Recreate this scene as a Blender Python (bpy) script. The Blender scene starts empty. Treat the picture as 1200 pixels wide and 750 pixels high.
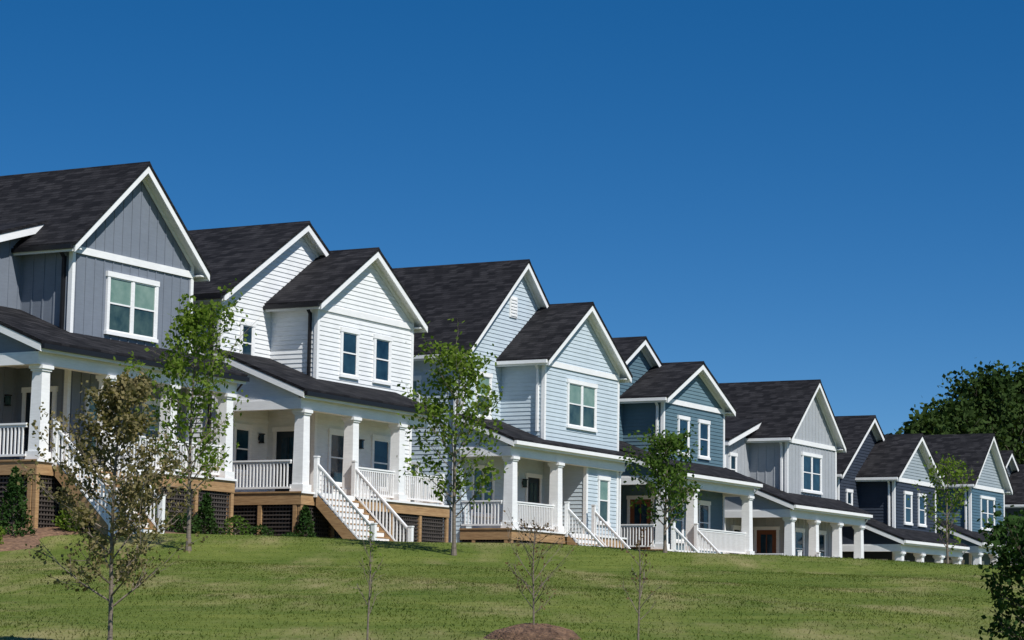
import bpy, math, random
from mathutils import Vector, Matrix
random.seed(7)
scene=bpy.context.scene
COL=scene.collection

# ---------------------------------------------------------------- materials
def new_mat(name):
    m=bpy.data.materials.new(name); m.use_nodes=True
    nt=m.node_tree; b=nt.nodes['Principled BSDF']
    return m,nt,b
def noise_col(nt,c1,c2,scale,detail=4,coord='Object',lo=.35,hi=.65,vec=None,rough=.6):
    tc=nt.nodes.new('ShaderNodeTexCoord')
    n=nt.nodes.new('ShaderNodeTexNoise'); n.inputs['Scale'].default_value=scale; n.inputs['Detail'].default_value=detail
    n.inputs['Roughness'].default_value=rough
    if vec:
        mp=nt.nodes.new('ShaderNodeMapping'); mp.inputs['Scale'].default_value=vec
        nt.links.new(tc.outputs[coord],mp.inputs[0]); nt.links.new(mp.outputs[0],n.inputs['Vector'])
    else: nt.links.new(tc.outputs[coord],n.inputs['Vector'])
    r=nt.nodes.new('ShaderNodeValToRGB')
    r.color_ramp.elements[0].position=lo; r.color_ramp.elements[1].position=hi
    r.color_ramp.elements[0].color=(*c1,1); r.color_ramp.elements[1].color=(*c2,1)
    nt.links.new(n.outputs['Fac'],r.inputs[0])
    return r.outputs[0],n
def mul(nt,a,b,fac=1,mode='MULTIPLY'):
    m=nt.nodes.new('ShaderNodeMix'); m.data_type='RGBA'; m.blend_type=mode
    if isinstance(fac,(int,float)): m.inputs[0].default_value=fac
    else: nt.links.new(fac,m.inputs[0])
    for s,i in ((a,6),(b,7)):
        if isinstance(s,tuple): m.inputs[i].default_value=(*s,1)
        else: nt.links.new(s,m.inputs[i])
    return m.outputs[2]
def paint(name,c,rough=.55,var=.1,scale=1.3):
    m,nt,b=new_mat(name)
    o,n=noise_col(nt,tuple(x*(1-var) for x in c),tuple(min(1,x*(1+var*.5)) for x in c),scale,5)
    o2,_=noise_col(nt,(.92,.92,.92),(1,1,1),22,3,vec=(.15,.15,1))
    nt.links.new(mul(nt,o,o2),b.inputs['Base Color']); b.inputs['Roughness'].default_value=rough
    b.inputs['Specular IOR Level'].default_value=.3
    return m
def shingle():
    m,nt,b=new_mat('shingle')
    tc=nt.nodes.new('ShaderNodeTexCoord')
    sx=nt.nodes.new('ShaderNodeSeparateXYZ'); nt.links.new(tc.outputs['Object'],sx.inputs[0])
    ad=nt.nodes.new('ShaderNodeMath'); ad.operation='ADD'; nt.links.new(sx.outputs[0],ad.inputs[0]); nt.links.new(sx.outputs[1],ad.inputs[1])
    cb=nt.nodes.new('ShaderNodeCombineXYZ'); nt.links.new(ad.outputs[0],cb.inputs[0]); nt.links.new(sx.outputs[2],cb.inputs[1])
    br=nt.nodes.new('ShaderNodeTexBrick'); nt.links.new(cb.outputs[0],br.inputs['Vector'])
    br.inputs['Scale'].default_value=1; br.inputs['Brick Width'].default_value=.33; br.inputs['Row Height'].default_value=.09
    br.inputs['Mortar Size'].default_value=.007; br.inputs['Color1'].default_value=(.010,.010,.012,1); br.inputs['Color2'].default_value=(.034,.033,.036,1)
    br.inputs['Mortar'].default_value=(.006,.006,.007,1); br.inputs['Bias'].default_value=-.1
    o,_=noise_col(nt,(.75,.75,.77),(1.12,1.11,1.10),1.1,6)
    o2,_=noise_col(nt,(.6,.6,.6),(1.35,1.35,1.35),45,2)
    nt.links.new(mul(nt,mul(nt,br.outputs['Color'],o),o2),b.inputs['Base Color'])
    b.inputs['Roughness'].default_value=.9; b.inputs['Specular IOR Level'].default_value=.15
    bm=nt.nodes.new('ShaderNodeBump'); bm.inputs['Strength'].default_value=.5; bm.inputs['Distance'].default_value=.02
    nt.links.new(br.outputs['Color'],bm.inputs['Height']); nt.links.new(bm.outputs[0],b.inputs['Normal'])
    return m
def glass(name,c1,c2,scale=1.2,spec=.5):
    m,nt,b=new_mat(name)
    o,_=noise_col(nt,c1,c2,scale,3)
    nt.links.new(o,b.inputs['Base Color']); b.inputs['Roughness'].default_value=.06
    b.inputs['Specular IOR Level'].default_value=spec
    n=nt.nodes.new('ShaderNodeTexNoise'); n.inputs['Scale'].default_value=.9
    bm=nt.nodes.new('ShaderNodeBump'); bm.inputs['Strength'].default_value=.12; bm.inputs['Distance'].default_value=.1
    tc=nt.nodes.new('ShaderNodeTexCoord'); nt.links.new(tc.outputs['Object'],n.inputs['Vector'])
    nt.links.new(n.outputs[0],bm.inputs['Height']); nt.links.new(bm.outputs[0],b.inputs['Normal'])
    return m
def wood(name,c1,c2):
    m,nt,b=new_mat(name)
    o,_=noise_col(nt,c1,c2,6,6,vec=(.4,.4,5))
    nt.links.new(o,b.inputs['Base Color']); b.inputs['Roughness'].default_value=.75
    return m
def leafmat(name,c1,c2,scale=3,trans=.35):
    m=bpy.data.materials.new(name); m.use_nodes=True; nt=m.node_tree; nt.nodes.clear()
    o,_=noise_col(nt,c1,c2,scale,5,lo=.3,hi=.7)
    d=nt.nodes.new('ShaderNodeBsdfDiffuse'); t=nt.nodes.new('ShaderNodeBsdfTranslucent'); mx=nt.nodes.new('ShaderNodeMixShader')
    nt.links.new(o,d.inputs[0]); nt.links.new(mul(nt,o,(1.2,1.3,.6)),t.inputs[0]); mx.inputs[0].default_value=trans
    nt.links.new(d.outputs[0],mx.inputs[1]); nt.links.new(t.outputs[0],mx.inputs[2])
    out=nt.nodes.new('ShaderNodeOutputMaterial'); nt.links.new(mx.outputs[0],out.inputs[0])
    return m

WHITE=paint('white_trim',(.84,.84,.83),.5,.04)
SHINGLE=shingle()
G_DARK=glass('window_glass_dark',(.004,.015,.028),(.02,.055,.08),1.2,.4)
G_GREEN=glass('window_glass_blind',(.13,.22,.18),(.21,.30,.25),2,.4)
G_MID=glass('window_glass_mid',(.02,.045,.048),(.06,.10,.09),2,.4)
WOOD=wood('porch_wood',(.27,.155,.07),(.43,.27,.13))
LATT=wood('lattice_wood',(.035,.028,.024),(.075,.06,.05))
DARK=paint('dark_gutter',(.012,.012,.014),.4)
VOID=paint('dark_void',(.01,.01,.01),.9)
DOOR=paint('door_paint',(.02,.03,.04),.35)
RDOOR=paint('door_red',(.20,.07,.03),.35)

# ---------------------------------------------------------------- mesh builder
class MB:
    def __init__(s): s.v=[]; s.f=[]
    def add(s,vs,fs):
        o=len(s.v); s.v+= [tuple(v) for v in vs]; s.f+=[tuple(i+o for i in f) for f in fs]
    def box(s,x0,x1,y0,y1,z0,z1):
        s.add([(x0,y0,z0),(x1,y0,z0),(x1,y1,z0),(x0,y1,z0),(x0,y0,z1),(x1,y0,z1),(x1,y1,z1),(x0,y1,z1)],
              [(0,3,2,1),(4,5,6,7),(0,1,5,4),(1,2,6,5),(2,3,7,6),(3,0,4,7)])
    def ext_y(s,poly,y0,y1):   # poly in xz
        n=len(poly)
        s.add([(p[0],y0,p[1]) for p in poly]+[(p[0],y1,p[1]) for p in poly],
              [tuple(range(n)),tuple(range(2*n-1,n-1,-1))]+[(i,(i+1)%n+0,(i+1)%n+n,i+n) for i in range(n)])
    def ext_x(s,poly,x0,x1):   # poly in yz
        n=len(poly)
        s.add([(x0,p[0],p[1]) for p in poly]+[(x1,p[0],p[1]) for p in poly],
              [tuple(range(n)),tuple(range(2*n-1,n-1,-1))]+[(i,(i+1)%n,(i+1)%n+n,i+n) for i in range(n)])
    def beam(s,p,q,w,h):
        p=Vector(p);q=Vector(q);d=(q-p); hd=Vector((d.x,d.y,0))
        lat=Vector((1,0,0)) if hd.length<1e-6 else Vector((-hd.y,hd.x,0)).normalized()
        up=Vector((0,0,1)) if hd.length>1e-6 else Vector((0,1,0))
        vs=[]
        for e in (p,q):
            for a,b in ((-1,-1),(1,-1),(1,1),(-1,1)):
                vs.append(e+lat*(a*w/2)+up*(b*h/2))
        s.add(vs,[(0,3,2,1),(4,5,6,7),(0,1,5,4),(1,2,6,5),(2,3,7,6),(3,0,4,7)])
    def obj(s,name,mat,parent=None,fixn=True):
        me=bpy.data.meshes.new(name); me.from_pydata(s.v,[],s.f); me.materials.append(mat)
        if fixn and s.f:
            import bmesh
            bm=bmesh.new(); bm.from_mesh(me); bmesh.ops.recalc_face_normals(bm,faces=bm.faces); bm.to_mesh(me); bm.free()
        o=bpy.data.objects.new(name,me); COL.objects.link(o)
        if parent: o.parent=parent
        return o

# ---------------------------------------------------------------- terrain
AL=math.radians(61); U=Vector((math.cos(AL),math.sin(AL))); N=Vector((math.sin(AL),-math.cos(AL)))
ROW0=Vector((-12.2,66.0))
LK=[(-60,3.0),(-12,2.8),(0,2.45),(11.6,1.75),(24,1.5),(35,1.25),(47,.6),(58,-.3),(70,-.7),(82,-1.0),(110,-1.5),(2000,-2)]
def sm(a,b,x):
    t=max(0,min(1,(x-a)/(b-a))); return t*t*(3-2*t)
def Lf(t):
    for (a,za),(b,zb) in zip(LK,LK[1:]):
        if t<=b: 
            k=max(0,(t-a)/(b-a)); return za+(zb-za)*k
    return LK[-1][1]
def ground(x,y):
    ramp=-1.42+.0482*max(0,min(y,75))
    t=(x-ROW0.x)*U.x+(y-ROW0.y)*U.y
    k=sm(57,67,y)
    z=ramp*(1-k)+Lf(t)*k-.006*max(0,x)*sm(30,60,y)*(1-k)
    z+=.05*math.sin(x*.35+1)*math.sin(y*.21)+.03*math.sin(x*.9+y*.5)
    return z

# ---------------------------------------------------------------- house
def house(name,X,Y,deck,typ,siding,wallc,p_front,p_main,porch,gablec=None,front_win='two',glassu=None,glassl=None,
          band=True,W=6.0,batten=False,dsp=None,vent=False,door=None,recess=None,XR=5.2,furn=0):
    root=bpy.data.objects.new(name,None); COL.objects.link(root)
    root.location=(X,Y,deck); root.rotation_euler=(0,0,AL)
    wall_m=paint(name+'_siding',wallc,.6,.06)
    gab_m=paint(name+'_gable_siding',gablec,.6,.06) if gablec else wall_m
    glassu=glassu or G_DARK; glassl=glassl or G_DARK; door=door or DOOR
    walls=MB(); gwall=MB(); roof=MB(); trim=MB(); gut=MB(); gu=MB(); gl=MB(); deckm=MB(); latt=MB(); void=MB(); rail=MB(); dr=MB()
    OH=.36; ZE=6.1; T=.10
    def lap(mb,plane,c,out,f0,f1,z0,z1,step=.15):
        z=z0
        while z<z1-1e-4:
            zt=min(z+step,z1)
            a0,a1=f0(z),f1(z); b0,b1=f0(zt),f1(zt)
            if a1-a0<.02: break
            ob,ot=c+out*.024,c+out*.004
            def P(t,o,zz): return (t,o,zz) if plane=='y' else (o,t,zz)
            mb.add([P(a0,ob,z),P(a1,ob,z),P(b1,ot,zt),P(b0,ot,zt),P(a0,c-out*.02,z),P(a1,c-out*.02,z)],[(0,1,2,3),(4,5,1,0)])
            z=zt
    def flat(mb,plane,c,out,f0,f1,z0,z1,ztop=None,step=.4):
        zs=[z0]
        while zs[-1]<z1-.01: zs.append(min(zs[-1]+.25,z1))
        def P(t,o,zz): return (t,o,zz) if plane=='y' else (o,t,zz)
        for a,b in zip(zs,zs[1:]):
            mb.add([P(f0(a),c,a),P(f1(a),c,a),P(f1(b),c,b),P(f0(b),c,b)],[(0,1,2,3)])
        t=f0(z0)+.2
        while t<f1(z0)-.05:
            zt=z0
            while zt<z1 and f0(zt)<=t-.03 and f1(zt)>=t+.03: zt+=.05
            zt=min(zt,z1)
            if plane=='y': mb.box(t-.022,t+.022,min(c,c+out*.02),max(c,c+out*.02),z0,zt)
            else: mb.box(min(c,c+out*.02),max(c,c+out*.02),t-.022,t+.022,z0,zt)
            t+=step
    wf=flat if batten else lap
    def gable_block(x0,x1,y0,y1,p,zbot,oh=OH,ze=ZE,front_mb=None,bandz=None):
        wfun=wf; sidefun=wf
        xm=(x0+x1)/2; half=xm-x0+oh; zp=ze+p*half; zw=ze+p*oh
        def f0(z): return x0 if z<=zw else min(xm,x0+(z-zw)/p)
        def f1(z): return x1 if z<=zw else max(xm,x1-(z-zw)/p)
        bz=bandz if bandz else zw
        wfun(walls,'y',y0,-1,f0,f1,zbot,bz)
        wfun(front_mb or walls,'y',y0,-1,f0,f1,bz,zp)
        wfun(walls,'y',y1,1,f0,f1,-2.4,zp)
        sidefun(walls,'x',x0,-1,lambda z:y0,lambda z:y1,zbot,zw+.02)
        sidefun(walls,'x',x1,1,lambda z:y0,lambda z:y1,zbot,zw+.02)
        ye0,ye1=y0-oh,y1+oh
        for s in (-1,1):
            xe=xm+s*half
            trim.ext_y([(xe,ze),(xm,zp),(xm,zp+.06),(xe,ze+.06)],ye0+.005,ye1-.005)
            xo=xe+s*.05
            roof.ext_y([(xo,ze+.062-.05*p),(xm,zp+.062),(xm,zp+.062+T),(xo,ze+.062+T-.05*p)],ye0-.06,ye1+.06)
            for yy0,yy1 in ((ye0-.035,ye0+.003),(ye1-.003,ye1+.035)):
                trim.ext_y([(xe+s*.01,ze-.16),(xm,zp-.16),(xm,zp+.058),(xe+s*.01,ze+.058)],yy0,yy1)
            trim.ext_y([(x0 if s<0 else x1,zw-.17),(xm,zp-.17),(xm,zp-.003),(x0 if s<0 else x1,zw-.003)],y0-.05,y0-.026)
            trim.box(min(xe,xe+s*.03),max(xe,xe+s*.03),ye0+.04,ye1-.04,ze-.14,ze+.06)
            g=gut if dsp=='dark' else trim
            g.box(min(xe+s*.032,xe+s*.14),max(xe+s*.032,xe+s*.14),ye0+.02,ye1-.02,ze-.07,ze+.05)
            trim.box(min(xe,x0 if s<0 else x1),max(xe,x0 if s<0 else x1),ye0+.04,ye1-.04,ze-.05,ze-.01)
        roof.ext_y([(xm-.13,zp+T+.05-.13*p),(xm,zp+T+.085),(xm+.13,zp+T+.05-.13*p),(xm,zp+T)],ye0-.07,ye1+.07)
        for xx in (x0,x1):
            s=-1 if xx==x0 else 1
            trim.box(min(xx+s*.04,xx-s*.09),max(xx+s*.04,xx-s*.09),y0-.045,y0+.09,max(zbot,.0),zw-.02)
        return xm,zp,zw
    def frame(mb,plane,c,out,t0,t1,o0,o1,z0,z1):
        a,b=sorted((c+out*o0,c+out*o1))
        if plane=='y': mb.box(t0,t1,a,b,z0,z1)
        else: mb.box(a,b,t0,t1,z0,z1)
    def window(plane,c,out,cx,cz,w,h,n=1,up=None,lo=None):
        cas=.11
        F=lambda mb,*a: frame(mb,plane,c,out,*a)
        t0,t1,z0,z1=cx-w/2,cx+w/2,cz-h/2,cz+h/2
        F(trim,t0,t0+cas,-.02,.07,z0,z1-cas); F(trim,t1-cas,t1,-.02,.07,z0,z1-cas)
        F(trim,t0-.03,t1+.03,-.02,.085,z1-cas,z1+.04); F(trim,t0-.03,t1+.03,-.02,.10,z0-.05,z0+.05)
        iw=(w-2*cas-(n-1)*.1)/n
        for i in range(n):
            a=t0+cas+i*(iw+.1); b=a+iw
            if i: F(trim,a-.1,a,-.02,.065,z0+.05,z1-cas)
            zm=(z0+z1)/2
            F(up or gu,a,b,-.02,.032,zm,z1-cas); F(lo or gl,a,b,-.02,.028,z0+.05,zm)
            s=.035
            for q0,q1 in ((a,a+s),(b-s,b)): F(trim,q0,q1,.02,.052,z0+.05,z1-cas)
            F(trim,a+s,b-s,.02,.05,z0+.05,z0+.1); F(trim,a+s,b-s,.02,.05,z1-cas-.04,z1-cas); F(trim,a+s,b-s,.02,.054,zm-.02,zm+.025)
    def lantern(plane,c,out,t,z=1.85):
        F=lambda mb,*a: frame(mb,plane,c,out,*a)
        F(gut,t-.05,t+.05,.0,.04,z-.06,z+.1); F(gut,t-.07,t+.07,.05,.2,z+.12,z+.16); F(gl,t-.05,t+.05,.06,.18,z-.12,z+.12); F(gut,t-.06,t+.06,.05,.19,z-.15,z-.12); F(gut,t-.015,t+.015,.04,.1,z+.1,z+.13)
    def doorf(plane,c,out,cx,w=.95,h=2.1):
        F=lambda mb,*a: frame(mb,plane,c,out,*a)
        F(trim,cx-w/2-.12,cx-w/2,-.02,.07,0,h); F(trim,cx+w/2,cx+w/2+.12,-.02,.07,0,h); F(trim,cx-w/2-.15,cx+w/2+.15,-.02,.08,h,h+.15)
        F(dr,cx-w/2,cx+w/2,-.02,.035,0,h); F(gl,cx-w/2+.2,cx+w/2-.2,.0,.045,.95,h-.2)
        F(dr,cx-.02,cx+.02,.03,.055,.95,h-.2)
        F(gut,cx+w/2-.1,cx+w/2-.06,.035,.10,.95,1.12)
    SET=1.8; XL=-2.75
    ZB=-2.6
    PY=porch['y']; c0,c1=porch.get('x',(XL,6.0))
    xm,zp,zw=gable_block(0,W,0,11 if typ=='A' else 6,p_front,ZB if recess is None else 3.0,front_mb=gwall if gablec else None,bandz=ZE+.02 if gablec or band else None)
    if recess is not None:
        r=recess
        wf(walls,'y',0,-1,lambda z:r,lambda z:W,ZB,3.0); wf(walls,'x',r,-1,lambda z:0,lambda z:SET,ZB,3.0)
        wf(walls,'x',W,1,lambda z:0,lambda z:6,ZB,3.0)
        trim.box(r-.045,r+.09,-.046,.09,0,2.8); trim.box(W-.09,W+.045,-.046,.09,0,3.1)
        lap(walls,'y',SET,-1,lambda z:XL,lambda z:r,ZB,3.2)
    if band: trim.box(-.02,W+.02,-.06,-.01,ZE-.10,ZE+.10)
    if typ=='B':
        mm,mzp,mzw=gable_block(XL,XR,SET,12,p_main,ZB if recess is None else 3.0)
        if recess is not None:
            lap(walls,'x',XL,-1,lambda z:SET,lambda z:12,ZB,3.0); lap(walls,'x',XR,1,lambda z:SET,lambda z:12,ZB,3.0)
        if vent:
            frame(trim,'y',SET,-1,mm-.75,mm-.2,0,.06,mzp-2.05,mzp-1.25)
            for k in range(6): frame(trim,'y',SET,-1,mm-.70,mm-.25,.06,.085,mzp-2.0+k*.12,mzp-1.94+k*.12)
    else:
        ps=.31; xw0=XL; xe=XL-OH; xi=1.25; zi=7.15; ze=zi-ps*(xi-xe)
        y0,y1=SET,8.5
        zl=lambda x: ze+ps*(x-xe)
        f0=lambda z: xw0 if z<=zl(xw0) else xw0+(z-zl(xw0))/ps
        wf(walls,'y',y0,-1,f0,lambda z:.3,ZB,zl(.3)); wf(walls,'y',y1,1,f0,lambda z:.3,ZB,zl(.3))
        wf(walls,'x',xw0,-1,lambda z:y0,lambda z:y1,ZB,zl(xw0))
        trim.box(xw0-.04,xw0+.09,y0-.045,y0+.09,0,zl(xw0))
        trim.ext_y([(xe,ze),(xi,zi),(xi,zi+.06),(xe,ze+.06)],y0-OH,y1+OH)
        roof.ext_y([(xe-.05,ze+.06),(xi,zi+.062),(xi,zi+.062+T),(xe-.05,ze+.062+T)],y0-OH-.06,y1+OH+.06)
        trim.ext_y([(xe-.01,ze-.16),(xi,zi-.16),(xi,zi+.058),(xe-.01,ze+.058)],y0-OH-.035,y0-OH+.003)
        trim.box(xe-.03,xe,y0-OH,y1+OH,ze-.14,ze+.06)
        trim.ext_y([(xw0,zl(xw0)-.15),(.2,zl(.2)-.15),(.2,zl(.2)),(xw0,zl(xw0))],y0-.05,y0-.026)
    zc=4.78
    if front_win=='two':
        window('y',0,-1,1.88,zc,1.08,1.55); window('y',0,-1,3.90,zc,1.08,1.55)
    else:
        window('y',0,-1,W/2-.08,zc,2.35,1.72,2)
    if typ=='B': window('y',SET,-1,-1.35,zc+.05,.78 if siding!='pale' else 1.15,1.35 if siding!='pale' else 1.6)
    else: window('y',SET,-1,-1.9,zc-.1,.78,1.4)
    for yy,w in ((4.0,.9),(7.5,1.5)):
        window('x',XL,-1,yy,zc-.1,w,1.5); window('x',XL,-1,yy,1.6,w,1.5)
    if recess is None:
        window('y',0,-1,1.35,1.32,1.15,1.75); window('y',0,-1,3.95,1.32,1.15,1.75)
        window('y',SET,-1,-1.45,1.45,.95,1.5,up=gl)
        doorf('x',0,-1,.95); lantern('y',SET,-1,-.5); lantern('y',0,-1,2.6)
    else:
        window('y',0,-1,(recess+W)/2+.1,1.35,.95,1.75)
        window('y',SET,-1,-1.25,1.4,1.6,1.75,2,up=gl)
        doorf('y',SET,-1,2.55); doorf('y',SET,-1,.9,.5); lantern('y',SET,-1,1.75)
    ps=.40; ye=PY-.33; zf=2.98; yb=SET
    zr=lambda y: zf+ps*(y-ye)
    xa,xb=c0-.25,porch.get('roofx1',c1)+.3
    roof.ext_x([(ye-.05,zf+.045),(yb,zr(yb)+.062),(yb,zr(yb)+.062+T),(ye-.05,zf+.045+T)],xa-.04,xb+.04)
    trim.ext_x([(ye,zf),(yb,zr(yb)),(yb,zr(yb)+.06),(ye,zf+.06)],xa,xb)
    for q0,q1 in ((xa-.03,xa+.002),(xb-.002,xb+.03)):
        trim.ext_x([(ye-.01,zf-.14),(yb,zr(yb)-.14),(yb,zr(yb)+.058),(ye-.01,zf+.058)],q0,q1)
    walls.ext_x([(PY,2.85),(yb,2.85),(yb,zr(yb)-.14),(PY,zr(PY)-.14)],c0-.05,c0-.02)
    walls.ext_x([(PY,2.85),(yb,2.85),(yb,zr(yb)-.14),(PY,zr(PY)-.14)],xb-.30,xb-.27)
    trim.box(xa,xb,ye-.03,ye,zf-.15,zf+.05)
    (gut if dsp else trim).box(xa-.02,xb+.02,ye-.14,ye-.032,zf-.07,zf+.06)
    trim.box(c0-.1,xb-.15,PY-.15,yb+.01,2.80,2.86)
    trim.box(c0-.12,xb-.12,PY-.14,PY+.14,2.52,2.798); trim.box(c0-.12,c0+.14,PY+.14,yb,2.52,2.798)
    if PY<-.5: trim.box(xb-.4,xb-.13,PY+.14,0,2.52,2.798)
    cols=porch['cols']; 
    for cx in cols:
        trim.box(cx-.24,cx+.24,PY-.20,PY+.28,.0,.22); 
        trim.add([(cx-.19,PY-.15,.22),(cx+.19,PY-.15,.22),(cx+.19,PY+.23,.22),(cx-.19,PY+.23,.22),(cx-.165,PY-.125,2.36),(cx+.165,PY-.125,2.36),(cx+.165,PY+.205,2.36),(cx-.165,PY+.205,2.36)],[(0,1,5,4),(1,2,6,5),(2,3,7,6),(3,0,4,7)])
        trim.box(cx-.2,cx+.2,PY-.16,PY+.24,2.36,2.42); trim.box(cx-.235,cx+.235,PY-.195,PY+.275,2.42,2.518)
    dx0,dx1=c0-.12,c1+.12
    deckm.box(dx0,dx1,PY-.25,SET-.03,-.05,.0-.002)
    deckm.box(dx0+.03,dx1-.03,PY-.22,PY-.17,-.40,-.052); deckm.box(dx0+.03,dx0+.08,PY-.168,SET-.04,-.40,-.052); deckm.box(dx1-.08,dx1-.03,PY-.168,SET-.04,-.40,-.052)
    trim.box(dx0-.01,dx1+.01,PY-.275,PY-.252,-.06,.004); 
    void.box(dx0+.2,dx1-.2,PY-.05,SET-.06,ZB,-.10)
    nb=max(2,round((dx1-dx0)/1.8)); sp=(dx1-dx0-.24)/nb
    for i in range(nb+1): deckm.box(dx0+.06+i*sp,dx0+.2+i*sp,PY-.2,PY-.08,ZB,-.402)
    for k in range(3): deckm.box(dx0+.04,dx0+.12,PY-.05+k*1.3,PY+.08+k*1.3,ZB,-.402)
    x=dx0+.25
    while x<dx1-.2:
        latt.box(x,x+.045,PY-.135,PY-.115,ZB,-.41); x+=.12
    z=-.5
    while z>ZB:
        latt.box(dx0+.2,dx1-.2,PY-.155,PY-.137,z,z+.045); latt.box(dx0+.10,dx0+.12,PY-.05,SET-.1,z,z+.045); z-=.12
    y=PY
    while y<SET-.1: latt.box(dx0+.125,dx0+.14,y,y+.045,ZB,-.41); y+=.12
    def railing(p,q,ph=.95):
        p=Vector(p);q=Vector(q)
        rail.beam(p+Vector((0,0,ph)),q+Vector((0,0,ph)),.09,.05); rail.beam(p+Vector((0,0,ph-.06)),q+Vector((0,0,ph-.06)),.04,.06)
        rail.beam(p+Vector((0,0,.12)),q+Vector((0,0,.12)),.05,.06)
        L=(Vector((q.x-p.x,q.y-p.y,0))).length; n=max(2,int(L/.125))
        for i in range(1,n):
            b=p+(q-p)*(i/n); rail.box(b.x-.019,b.x+.019,b.y-.019,b.y+.019,b.z+.13,b.z+ph-.04)
    ry=PY+.04
    s0,s1=porch['stairs']
    railing((c0,ry+.2,0),(c0,SET-.05,0))
    xs=[c0-.05]+[c for c in cols]+[c1]
    for a,b in zip(xs,xs[1:]):
        if b-a<.35: continue
        lo,hi=a,b
        pieces=[(lo,hi)]
        if s0<hi and s1>lo:
            pieces=[(lo,max(lo,s0)),(min(hi,s1),hi)]
        for u,v in pieces:
            if v-u>.3 and not(recess is not None and u>=recess-.3): railing((u,ry,0),(v,ry,0))
    if recess is None:
        railing((c1,ry,0),(c1,-.05,0)); rail.box(c1-.06,c1+.06,ry-.06,ry+.06,0,1.08)
    ca,sa=math.cos(AL),math.sin(AL)
    def gz(x,y): return ground(X+x*ca-y*sa,Y+x*sa+y*ca)-deck
    sm_=(s0+s1)/2
    yl=PY-.3; drop=1.5
    for _ in range(6): drop=-gz(sm_,yl-drop*1.0)
    drop=max(drop,.5); n=max(3,round(drop/.19)); rr=drop/n; tr=rr*1.02
    for i in range(1,n+1):
        yy=yl-(i-1)*tr
        deckm.box(s0,s1,yy-tr-.03,yy,-i*rr-.03,-i*rr+.01); trim.box(s0+.03,s1-.03,yy-.018,yy+.0,-i*rr+.012,-(i-1)*rr-.032)
    ybot=yl-n*tr
    for xx in (s0-.04,s1):
        deckm.ext_x([(yl,-.05),(yl,-.42),(ybot+.1,-drop-.35),(ybot-.05,-drop-.25),(ybot-.05,-drop+.05)],xx,xx+.04)
        railing((xx+.02,yl+.05,0),(xx+.02,ybot,-drop),.95)
        for yy,zz in ((yl+.02,0),(ybot,-drop)):
            rail.box(xx-.045,xx+.085,yy-.065,yy+.065,zz-.15,zz+1.08); rail.box(xx-.06,xx+.10,yy-.08,yy+.08,zz+1.08,zz+1.12)
    g=gut if dsp else trim
    def spout(x,y,z0,z1): 
        g.box(x-.05,x+.05,y-.04,y+.04,z0,z1)
    spout(-.09,.22,3.6,5.9); g.beam((-.30,.22,6.06),(-.09,.22,5.85),.08,.1)
    spout(XL-.09,SET+.25,-1,5.9 if typ=='B' else 5.3)
    spout(W+.09,.2,-.5 if porch.get('roofx1',9)<W else 3.4,5.9)
    if porch.get('roofx1',c1)==c1:
        g.beam((c1+.25,PY-.35,2.95),(c1+.12,PY+.0,2.45),.07,.08); spout(c1+.2,PY+.1,-.4,2.5)
    vz=zp-p_front*1.2; gut.box(xm-1.25,xm-1.15,5.15,5.25,vz,vz+.4)
    for mb,nm,mt in ((walls,'walls',wall_m),(gwall,'gable_wall',gab_m),(roof,'roof',SHINGLE),(trim,'trim',WHITE),(gut,'gutters',DARK),
        (gu,'upper_panes',glassu),(gl,'lower_panes',glassl),(deckm,'porch_deck',WOOD),(latt,'lattice',LATT),(void,'crawl_space',VOID),(rail,'railing',WHITE),(dr,'door',door)):
        if mb.v: mb.obj(nm,mt,root,fixn=nm not in('walls','gable_wall'))
    return root

P4=[-2.5,.3,3.1,5.85]
house('gray_house',-12.3,66,4.1,'A','gray',(.185,.21,.25),.88,.9,dict(y=-1.2,cols=P4,stairs=(-2.15,-.1)),front_win='twin',glassu=G_GREEN,glassl=G_MID,W=5.55,batten=True,dsp='dark')
house('white_house',-6.24,76,3.9,'B','white',(.78,.79,.79),.65,.64,dict(y=-1.25,cols=[-2.5,.3,3.1],stairs=(-2.1,.0),roofx1=4.5),dsp='dark',band=True,W=5.85,XR=5.65)
house('pale_blue_house',1.2,86,3.3,'B','pale',(.51,.59,.64),.71,.88,dict(y=-.1,cols=[-2.5,.9],stairs=(1.2,3.3)),front_win='twin',glassu=G_GREEN,glassl=G_MID,recess=3.4,vent=True,band=True,XR=5.3)
house('teal_house',6.15,96,2.95,'B','teal',(.10,.17,.21),.50,.60,dict(y=-1.2,cols=[-2.5,.3,5.85],stairs=(-2.1,.0)),door=RDOOR,gablec=(.13,.21,.25))
house('light_gray_house',12.3,106,2.2,'A','lgray',(.38,.40,.42),.84,.9,dict(y=-1.2,cols=P4,stairs=(-2.1,.0)),front_win='twin',W=5.9,batten=True,door=RDOOR)
house('navy_house',18.5,115,1.1,'B','navy',(.035,.045,.065),.66,.70,dict(y=-1.2,cols=P4,stairs=(-2.1,.0)),gablec=(.32,.37,.40))
house('blue_house',24.0,124.5,1.4,'A','blue',(.08,.15,.20),.86,.9,dict(y=-1.2,cols=P4,stairs=(-2.1,.0)),front_win='twin',W=5.7,gablec=(.32,.37,.40))
house('slate_house',29.2,134,.9,'B','slate',(.10,.12,.14),.7,.70,dict(y=-1.2,cols=P4,stairs=(-2.1,.0)))

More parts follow.
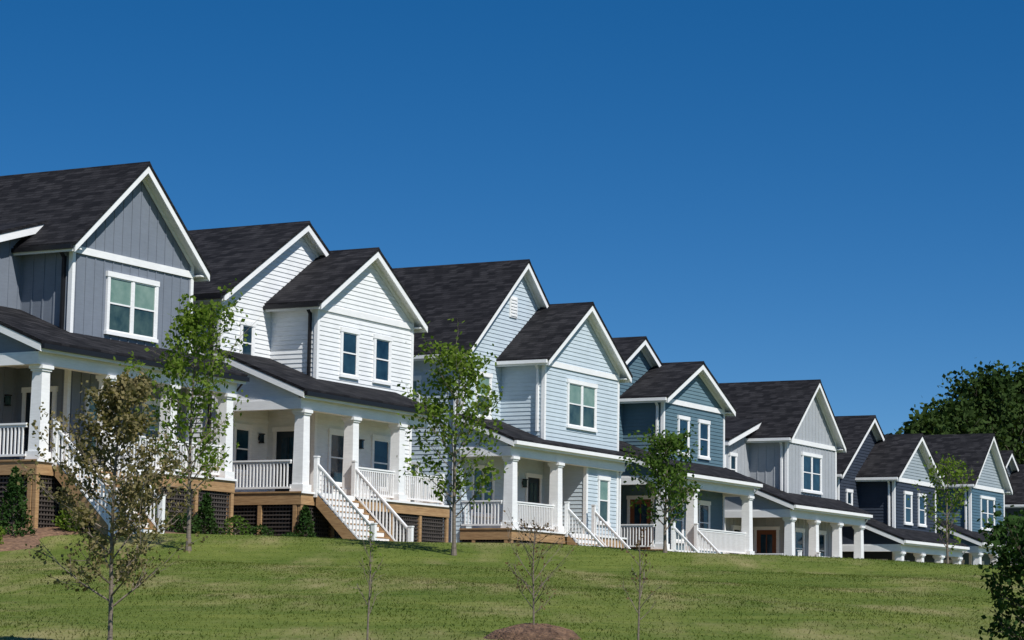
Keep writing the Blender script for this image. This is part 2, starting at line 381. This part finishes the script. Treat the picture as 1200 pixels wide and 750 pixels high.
# ---------------------------------------------------------------- ground
def axis(a,b,step,lo,hi):
    v=[a+i*step for i in range(int((b-a)/step)+1)]
    s=step; x=v[-1]
    while x<hi: s*=1.5; x+=s; v.append(x)
    s=step; x=v[0]; pre=[]
    while x>lo: s*=1.5; x-=s; pre.append(x)
    return pre[::-1]+v
xs=axis(-40,60,1,-1500,1500); ys=axis(0,140,1,-300,2500)
V=[(x,y,ground(x,y)) for y in ys for x in xs]; nx=len(xs)
F=[(j*nx+i,j*nx+i+1,(j+1)*nx+i+1,(j+1)*nx+i) for j in range(len(ys)-1) for i in range(nx-1)]
def lawnmat(name,bump):
    m,nt,b=new_mat(name)
    o,_=noise_col(nt,(.085,.125,.022),(.15,.18,.042),.45,7,lo=.3,hi=.7)
    o2,_=noise_col(nt,(.72,.74,.66),(1.2,1.16,1.08),14,5,lo=.3,hi=.7)
    o3,_=noise_col(nt,(.82,.87,.80),(1.12,1.07,1.06),1.5,4,vec=(.25,1.6,1),lo=.35,hi=.65)
    st,_=noise_col(nt,(0,0,0),(1,1,1),.9,8,vec=(1,.16,1),lo=.43,hi=.62,rough=.68)
    st2,_=noise_col(nt,(0,0,0),(1,1,1),.30,4,vec=(1,.5,1),lo=.44,hi=.58)
    stm=mul(nt,st,st2)
    c=mul(nt,mul(nt,o,o2),o3)
    mx=nt.nodes.new('ShaderNodeMix'); mx.data_type='RGBA'; nt.links.new(c,mx.inputs[6]); mx.inputs[7].default_value=(.31,.255,.125,1)
    sc=nt.nodes.new('ShaderNodeMath'); sc.operation='MULTIPLY'; sc.inputs[1].default_value=.62; nt.links.new(stm,sc.inputs[0]); nt.links.new(sc.outputs[0],mx.inputs[0])
    nt.links.new(mx.outputs[2],b.inputs['Base Color']); b.inputs['Roughness'].default_value=.9; b.inputs['Specular IOR Level'].default_value=.1
    if bump:
        n=nt.nodes.new('ShaderNodeTexNoise'); n.inputs['Scale'].default_value=18; n.inputs['Detail'].default_value=6
        tc=nt.nodes.new('ShaderNodeTexCoord'); nt.links.new(tc.outputs['Object'],n.inputs['Vector'])
        bm_=nt.nodes.new('ShaderNodeBump'); bm_.inputs['Strength'].default_value=.6; bm_.inputs['Distance'].default_value=.04
        nt.links.new(n.outputs[0],bm_.inputs['Height']); nt.links.new(bm_.outputs[0],b.inputs['Normal'])
    else:
        t=nt.nodes.new('ShaderNodeBsdfTranslucent'); ms=nt.nodes.new('ShaderNodeMixShader'); ms.inputs[0].default_value=.5
        nt.links.new(mul(nt,mx.outputs[2],(1.25,1.3,.9)),t.inputs[0]); nt.links.new(b.outputs[0],ms.inputs[1]); nt.links.new(t.outputs[0],ms.inputs[2])
        nt.links.new(ms.outputs[0],nt.nodes['Material Output'].inputs[0])
    return m
me=bpy.data.meshes.new('ground'); me.from_pydata(V,[],F); me.materials.append(lawnmat('lawn',True))
for p in me.polygons: p.use_smooth=True
COL.objects.link(bpy.data.objects.new('ground',me))
R=random.random
v=[];f=[]
for i in range(90000):
    y=20+ (R()**.8)*44; hw=y*.225+1
    x=(R()*2-1)*hw; z=ground(x,y)
    h=.012+R()*.022; w=.005+.004*R()+y*.0001; a=R()*6.28; lx=(R()-.5)*.07; ly=(R()-.5)*.07
    k=len(v); dx,dy=math.cos(a)*w,math.sin(a)*w
    v+=[(x-dx,y-dy,z-.01),(x+dx,y+dy,z-.01),(x+lx,y+ly,z+h)]; f.append((k,k+1,k+2))
me=bpy.data.meshes.new('lawn_grass'); me.from_pydata(v,[],f)
me.materials.append(lawnmat('grass_blade',False))
COL.objects.link(bpy.data.objects.new('lawn_grass',me))

MULCH,nt,b=new_mat('mulch')
o,_=noise_col(nt,(.07,.035,.02),(.26,.15,.085),9,6,lo=.3,hi=.7)
nt.links.new(o,b.inputs['Base Color']); b.inputs['Roughness'].default_value=.95
n=nt.nodes.new('ShaderNodeTexNoise'); n.inputs['Scale'].default_value=25
bmp=nt.nodes.new('ShaderNodeBump'); bmp.inputs['Distance'].default_value=.08; nt.links.new(n.outputs[0],bmp.inputs['Height']); nt.links.new(bmp.outputs[0],b.inputs['Normal'])
def rowpt(t,bb):
    p=ROW0+U*t+N*bb; return p.x,p.y
v=[];f=[]; nb=12; nt_=130
for i in range(nt_+1):
    t=-9+i*.45
    outer=2.9+.5*math.sin(t*.8)+.3*math.sin(t*2.3+1)
    for j in range(nb+1):
        bb=-3+(outer+3)*j/nb; x,y=rowpt(t,bb); v.append((x,y,ground(x,y)+.04+.015*R()-(.08 if j==nb else 0)))
for i in range(nt_):
    for j in range(nb):
        a=i*(nb+1)+j; f.append((a,a+1,a+nb+2,a+nb+1))
me=bpy.data.meshes.new('mulch_bed'); me.from_pydata(v,[],f); me.materials.append(MULCH); COL.objects.link(bpy.data.objects.new('mulch_bed',me))
def mulch_ring(x0,y0,r,h=.12):
    v=[(x0,y0,ground(x0,y0)+h)];f=[];n=40
    for k in (1,2,3,4):
        for i in range(n):
            a=i/n*6.283; rr=r*k/4*(1+.06*math.sin(a*3+k)+.05*R()); x,y=x0+rr*math.cos(a),y0+rr*math.sin(a)
            v.append((x,y,ground(x,y)+h*(1-(k/4)**2)+.02*R()-(.03 if k==4 else 0)))
    for i in range(n):
        f.append((0,1+i,1+(i+1)%n))
        for k in range(3): a=1+k*n; f.append((a+i,a+n+i,a+n+(i+1)%n,a+(i+1)%n))
    me=bpy.data.meshes.new('mulch_mound'); me.from_pydata(v,[],f); me.materials.append(MULCH); COL.objects.link(bpy.data.objects.new('mulch_mound',me))

# ---------------------------------------------------------------- trees
BARK=wood('bark',(.10,.075,.055),(.22,.18,.14))
def tube(mb,pts,rad,n=6):
    o=len(mb.v)
    for i,(p,r) in enumerate(zip(pts,rad)):
        d=(pts[min(i+1,len(pts)-1)]-pts[max(i-1,0)]).normalized()
        a=d.orthogonal().normalized(); b=d.cross(a)
        for k in range(n):
            t=k/n*6.283; mb.v.append(tuple(p+a*(r*math.cos(t))+b*(r*math.sin(t))))
    for i in range(len(pts)-1):
        for k in range(n):
            mb.f.append((o+i*n+k,o+i*n+(k+1)%n,o+(i+1)*n+(k+1)%n,o+(i+1)*n+k))
def leaf(mb,p,s):
    d=Vector((R()-.5,R()-.5,R()-.6)).normalized(); a=d.orthogonal().normalized()
    q=Matrix.Rotation(R()*6.28,3,d); a=q@a; b=d.cross(a)
    L=s*(.7+.6*R()); w=L*.38
    mb.add([p,p+d*L*.5+a*w,p+d*L,p+d*L*.5-a*w],[(0,1,2,3)])
def tree(name,x,y,h,cw,crown0,nprim,leafn,ls,mat,r0=.06,up=.9,twigs=5,shape='oval',lean=0,zb=None,spread=.12,bare=0.0):
    rt=bpy.data.objects.new(name,None); COL.objects.link(rt); z0=ground(x,y) if zb is None else zb
    rt.location=(x,y,z0-.05)
    wd=MB(); lv=MB()
    n=12; pts=[];rad=[]; ph=R()*6
    for i in range(n+1):
        t=i/n; pts.append(Vector((lean*t*h+math.sin(t*4+ph)*.015*h*t,math.cos(t*3+ph)*.012*h*t,t*h*.97))); rad.append(r0*(1-t)**.8+.004+ (r0*.5*(1-t*12) if t<.08 else 0))
    tube(wd,pts,rad,8)
    def at(t):
        k=min(n-1,int(t*n)); return pts[k].lerp(pts[k+1],t*n-k)
    for i in range(nprim):
        t=crown0+(1-crown0)*((i+R()*.8)/nprim)**.9; t=min(t,.99)
        s=(t-crown0)/(1-crown0)
        if shape=='oval': wid=math.sin(math.pi*min(1,(.18+.8*s)))**.7
        else: wid=(1-s)**.7*1+.08
        L=cw/2*wid*(.65+.55*R()); ang=i*2.4+R()*.9
        d=Vector((math.cos(ang),math.sin(ang),up*(.5+.8*R())))
        p=at(t); q=[p];rr=[max(.003,r0*(1-t)*.5+.002)]
        d.normalize(); L=L/max(.45,math.hypot(d.x,d.y))
        m=5
        for k in range(1,m+1):
            d=(d+Vector((R()-.5,R()-.5,(R()-.3)*.6))*.28).normalized(); q.append(q[-1]+d*(L/m)); rr.append(rr[0]*(1-k/m)+.0015)
        tube(wd,q,rr,5)
        for k in range(twigs):
            f_=.25+.75*R(); kk=min(m-1,int(f_*m)); b=q[kk].lerp(q[kk+1],f_*m-kk)
            dd=(d+Vector((R()-.5,R()-.5,R()-.35))*1.7).normalized(); tl=L*(.22+.3*R())
            e=b+dd*tl; mid=b.lerp(e,.5)+Vector((R()-.5,R()-.5,R()-.5))*tl*.15
            tube(wd,[b,mid,e],[rr[0]*.35+.001,rr[0]*.25+.001,.001],4)
            if R()<bare: continue
            nn=int(leafn*(.3+1.4*R()))
            for _ in range(nn):
                g_=R(); c=(b.lerp(mid,g_*2) if g_<.5 else mid.lerp(e,g_*2-1))
                leaf(lv,c+Vector((random.gauss(0,1),random.gauss(0,1),random.gauss(0,1)))*spread,ls)
    wd.obj('trunk',BARK,rt,False)
    if lv.v: lv.obj('leaves',mat,rt,False)
    return rt
L_BROWN=leafmat('leaf_brown',(.11,.105,.04),(.31,.25,.13),6,.35)
L_YG=leafmat('leaf_yellow_green',(.075,.135,.018),(.20,.27,.05),3,.45)
L_G=leafmat('leaf_green',(.045,.09,.018),(.12,.19,.04),3,.4)
L_DK=leafmat('leaf_dark',(.018,.045,.012),(.055,.10,.028),1.2,.25)
L_PINE=leafmat('leaf_distant',(.018,.038,.012),(.058,.09,.026),.35,.22)
L_RED=leafmat('leaf_reddish',(.09,.06,.03),(.20,.13,.07),6,.3)
tree('young_maple_tree',-3.62,22,2.58,1.5,.17,46,26,.042,L_BROWN,.020,.8,8,'cone',spread=.035,bare=.15)
tree('young_elm_tree',-8.0,60,6.2,2.7,.22,38,15,.12,L_YG,.055,1.0,7,'oval',spread=.12,bare=.12)
tree('young_elm_tree',-1.36,60,5.15,2.5,.18,36,13,.12,L_YG,.05,1.0,7,'oval',spread=.11,bare=.12)
tree('young_oak_tree',4.05,62,3.0,1.7,.2,30,17,.10,L_G,.045,.9,6,'oval',spread=.09,bare=.1)
tree('young_elm_tree',11.35,62,2.6,1.3,.12,24,8,.09,L_YG,.03,1.2,6,'oval',spread=.08,bare=.2)
tree('bare_sapling',-1.36,23.5,1.25,.35,.35,14,4,.03,L_YG,.007,1.6,4,'cone',spread=.02,bare=.4)
tree('bare_sapling',1.28,23.5,1.25,.45,.3,14,3,.03,L_RED,.007,1.6,4,'cone',spread=.02,bare=.4)
tree('bare_sapling',.29,26.5,1.3,.8,.22,24,3,.03,L_RED,.008,1.0,6,'oval',spread=.02,bare=.2)
mulch_ring(.29,26.5,.55,.14)
tree('young_oak_tree',4.68,21,1.4,1.1,.04,40,24,.05,L_DK,.02,.8,7,'oval',spread=.045)
for i,(x,y,h,cw) in enumerate([(27.6,158,15.2,5.5),(30.2,162,16.6,6.5),(33.2,165,19.3,7.5),(36.2,168,19.4,7.5),(40,170,18.2,9),(44.5,170,17,11)]):
    tree('pine_tree' if i in(2,4) else 'oak_tree',x,y,h,cw,.3,56,26,.36,L_PINE,.25,.6,7,'oval',zb=-1.5,spread=.45,bare=.06)
def shrub(name,t,bb,h,w,mat=L_G,cone=True,n=900,ls=.06):
    x,y=rowpt(t,bb); mb=MB(); wd=MB()
    rt=bpy.data.objects.new(name,None); COL.objects.link(rt); rt.location=(x,y,ground(x,y))
    tube(wd,[Vector((0,0,0)),Vector((0,0,h*.7))],[.03,.01],5)
    for i in range(14):
        a=i*2.4; zz=h*(.1+.6*i/14); tube(wd,[Vector((0,0,zz)),Vector((math.cos(a)*w*.35,math.sin(a)*w*.35,zz+.15*h))],[.012,.004],4)
    for _ in range(n):
        s=R(); rr=w/2*((1-s)**.7 if cone else math.sqrt(max(0,1-(2*s-1)**2)))*(.55+.5*R()) ; a=R()*6.28
        rr*=1+.2*math.sin(a*3+s*9)
        leaf(mb,Vector((rr*math.cos(a),rr*math.sin(a),.05+s*h)),ls)
    wd.obj('stem',BARK,rt,False); mb.obj('leaves',mat,rt,False)
shrub('conical_shrub',-4.2,1.75,1.7,1.0,L_DK,True,1800,.09)
shrub('conical_shrub',8.8,2.0,1.5,.9,L_DK,True,1600,.09)
shrub('conical_shrub',4.0,1.8,1.3,.8,L_DK,True,1400,.09)
shrub('conical_shrub',21.3,1.3,1.2,.8,L_DK,True,1200,.09)
for t,bb,h,w in [(1.5,1.9,.7,.9),(2.6,2.1,.6,.8),(5.2,2.0,.8,.9),(6.6,1.9,.7,.9),(7.6,2.3,.6,.8),(12.9,2.0,.8,1.0),(13.9,2.1,.7,1.0),(15,2.0,.75,1.0),(16.1,2.0,.7,1.0),(17.2,1.8,.6,.9),(22.5,1.6,.6,.9),(23.6,1.6,.7,.9),(-2.5,2.2,.55,.7),(0,2.3,.6,.7),(-7,1.9,.6,.9),(-5.6,2.2,.5,.7)]:
    shrub('round_shrub',t,bb,h,w,random.choice([L_G,L_YG,L_DK]),False,600,.08)

# ---------------------------------------------------------------- light and sky
w=bpy.data.worlds.new("World"); scene.world=w; w.use_nodes=True; nt=w.node_tree
bg=nt.nodes['Background']; sky=nt.nodes.new('ShaderNodeTexSky'); sky.sky_type='NISHITA'; sky.sun_disc=False
S=Vector((.60,-.80)).normalized(); EL=math.radians(48)
sky.sun_elevation=EL; sky.sun_rotation=math.atan2(S.x,S.y); sky.dust_density=.2; sky.air_density=1.0; sky.ozone_density=3.0
tc=nt.nodes.new('ShaderNodeTexCoord'); vm=nt.nodes.new('ShaderNodeVectorMath'); vm.operation='MULTIPLY'; vm.inputs[1].default_value=(1,1,1.8)
va=nt.nodes.new('ShaderNodeVectorMath'); va.operation='ADD'; va.inputs[1].default_value=(0,0,.045)
nt.links.new(tc.outputs['Generated'],vm.inputs[0]); nt.links.new(vm.outputs[0],va.inputs[0]); vn=nt.nodes.new('ShaderNodeVectorMath'); vn.operation='NORMALIZE'
nt.links.new(va.outputs[0],vn.inputs[0]); nt.links.new(vn.outputs[0],sky.inputs['Vector'])
hs=nt.nodes.new('ShaderNodeHueSaturation'); hs.inputs['Hue'].default_value=.503; hs.inputs['Saturation'].default_value=1.40; hs.inputs['Value'].default_value=1.12
nt.links.new(sky.outputs[0],hs.inputs['Color']); nt.links.new(hs.outputs[0],bg.inputs['Color']); bg.inputs['Strength'].default_value=.09
sd=Vector((S.x*math.cos(EL),S.y*math.cos(EL),math.sin(EL)))
l=bpy.data.lights.new('sun','SUN'); l.energy=5.0; l.angle=math.radians(.5); l.color=(1,.97,.92)
lo=bpy.data.objects.new('sun',l); COL.objects.link(lo); lo.rotation_mode='QUATERNION'; lo.rotation_quaternion=sd.to_track_quat('Z','Y')

cam=bpy.data.cameras.new('camera'); co=bpy.data.objects.new('camera',cam); COL.objects.link(co)
cam.lens=84; cam.sensor_width=36; cam.clip_end=5000; cam.clip_start=.1
co.matrix_world=Matrix.Rotation(math.radians(97.24),4,'X')@Matrix.Rotation(math.radians(.9),4,'Z')
scene.camera=co
scene.view_settings.view_transform='Standard'; scene.view_settings.look='None'; scene.view_settings.exposure=0
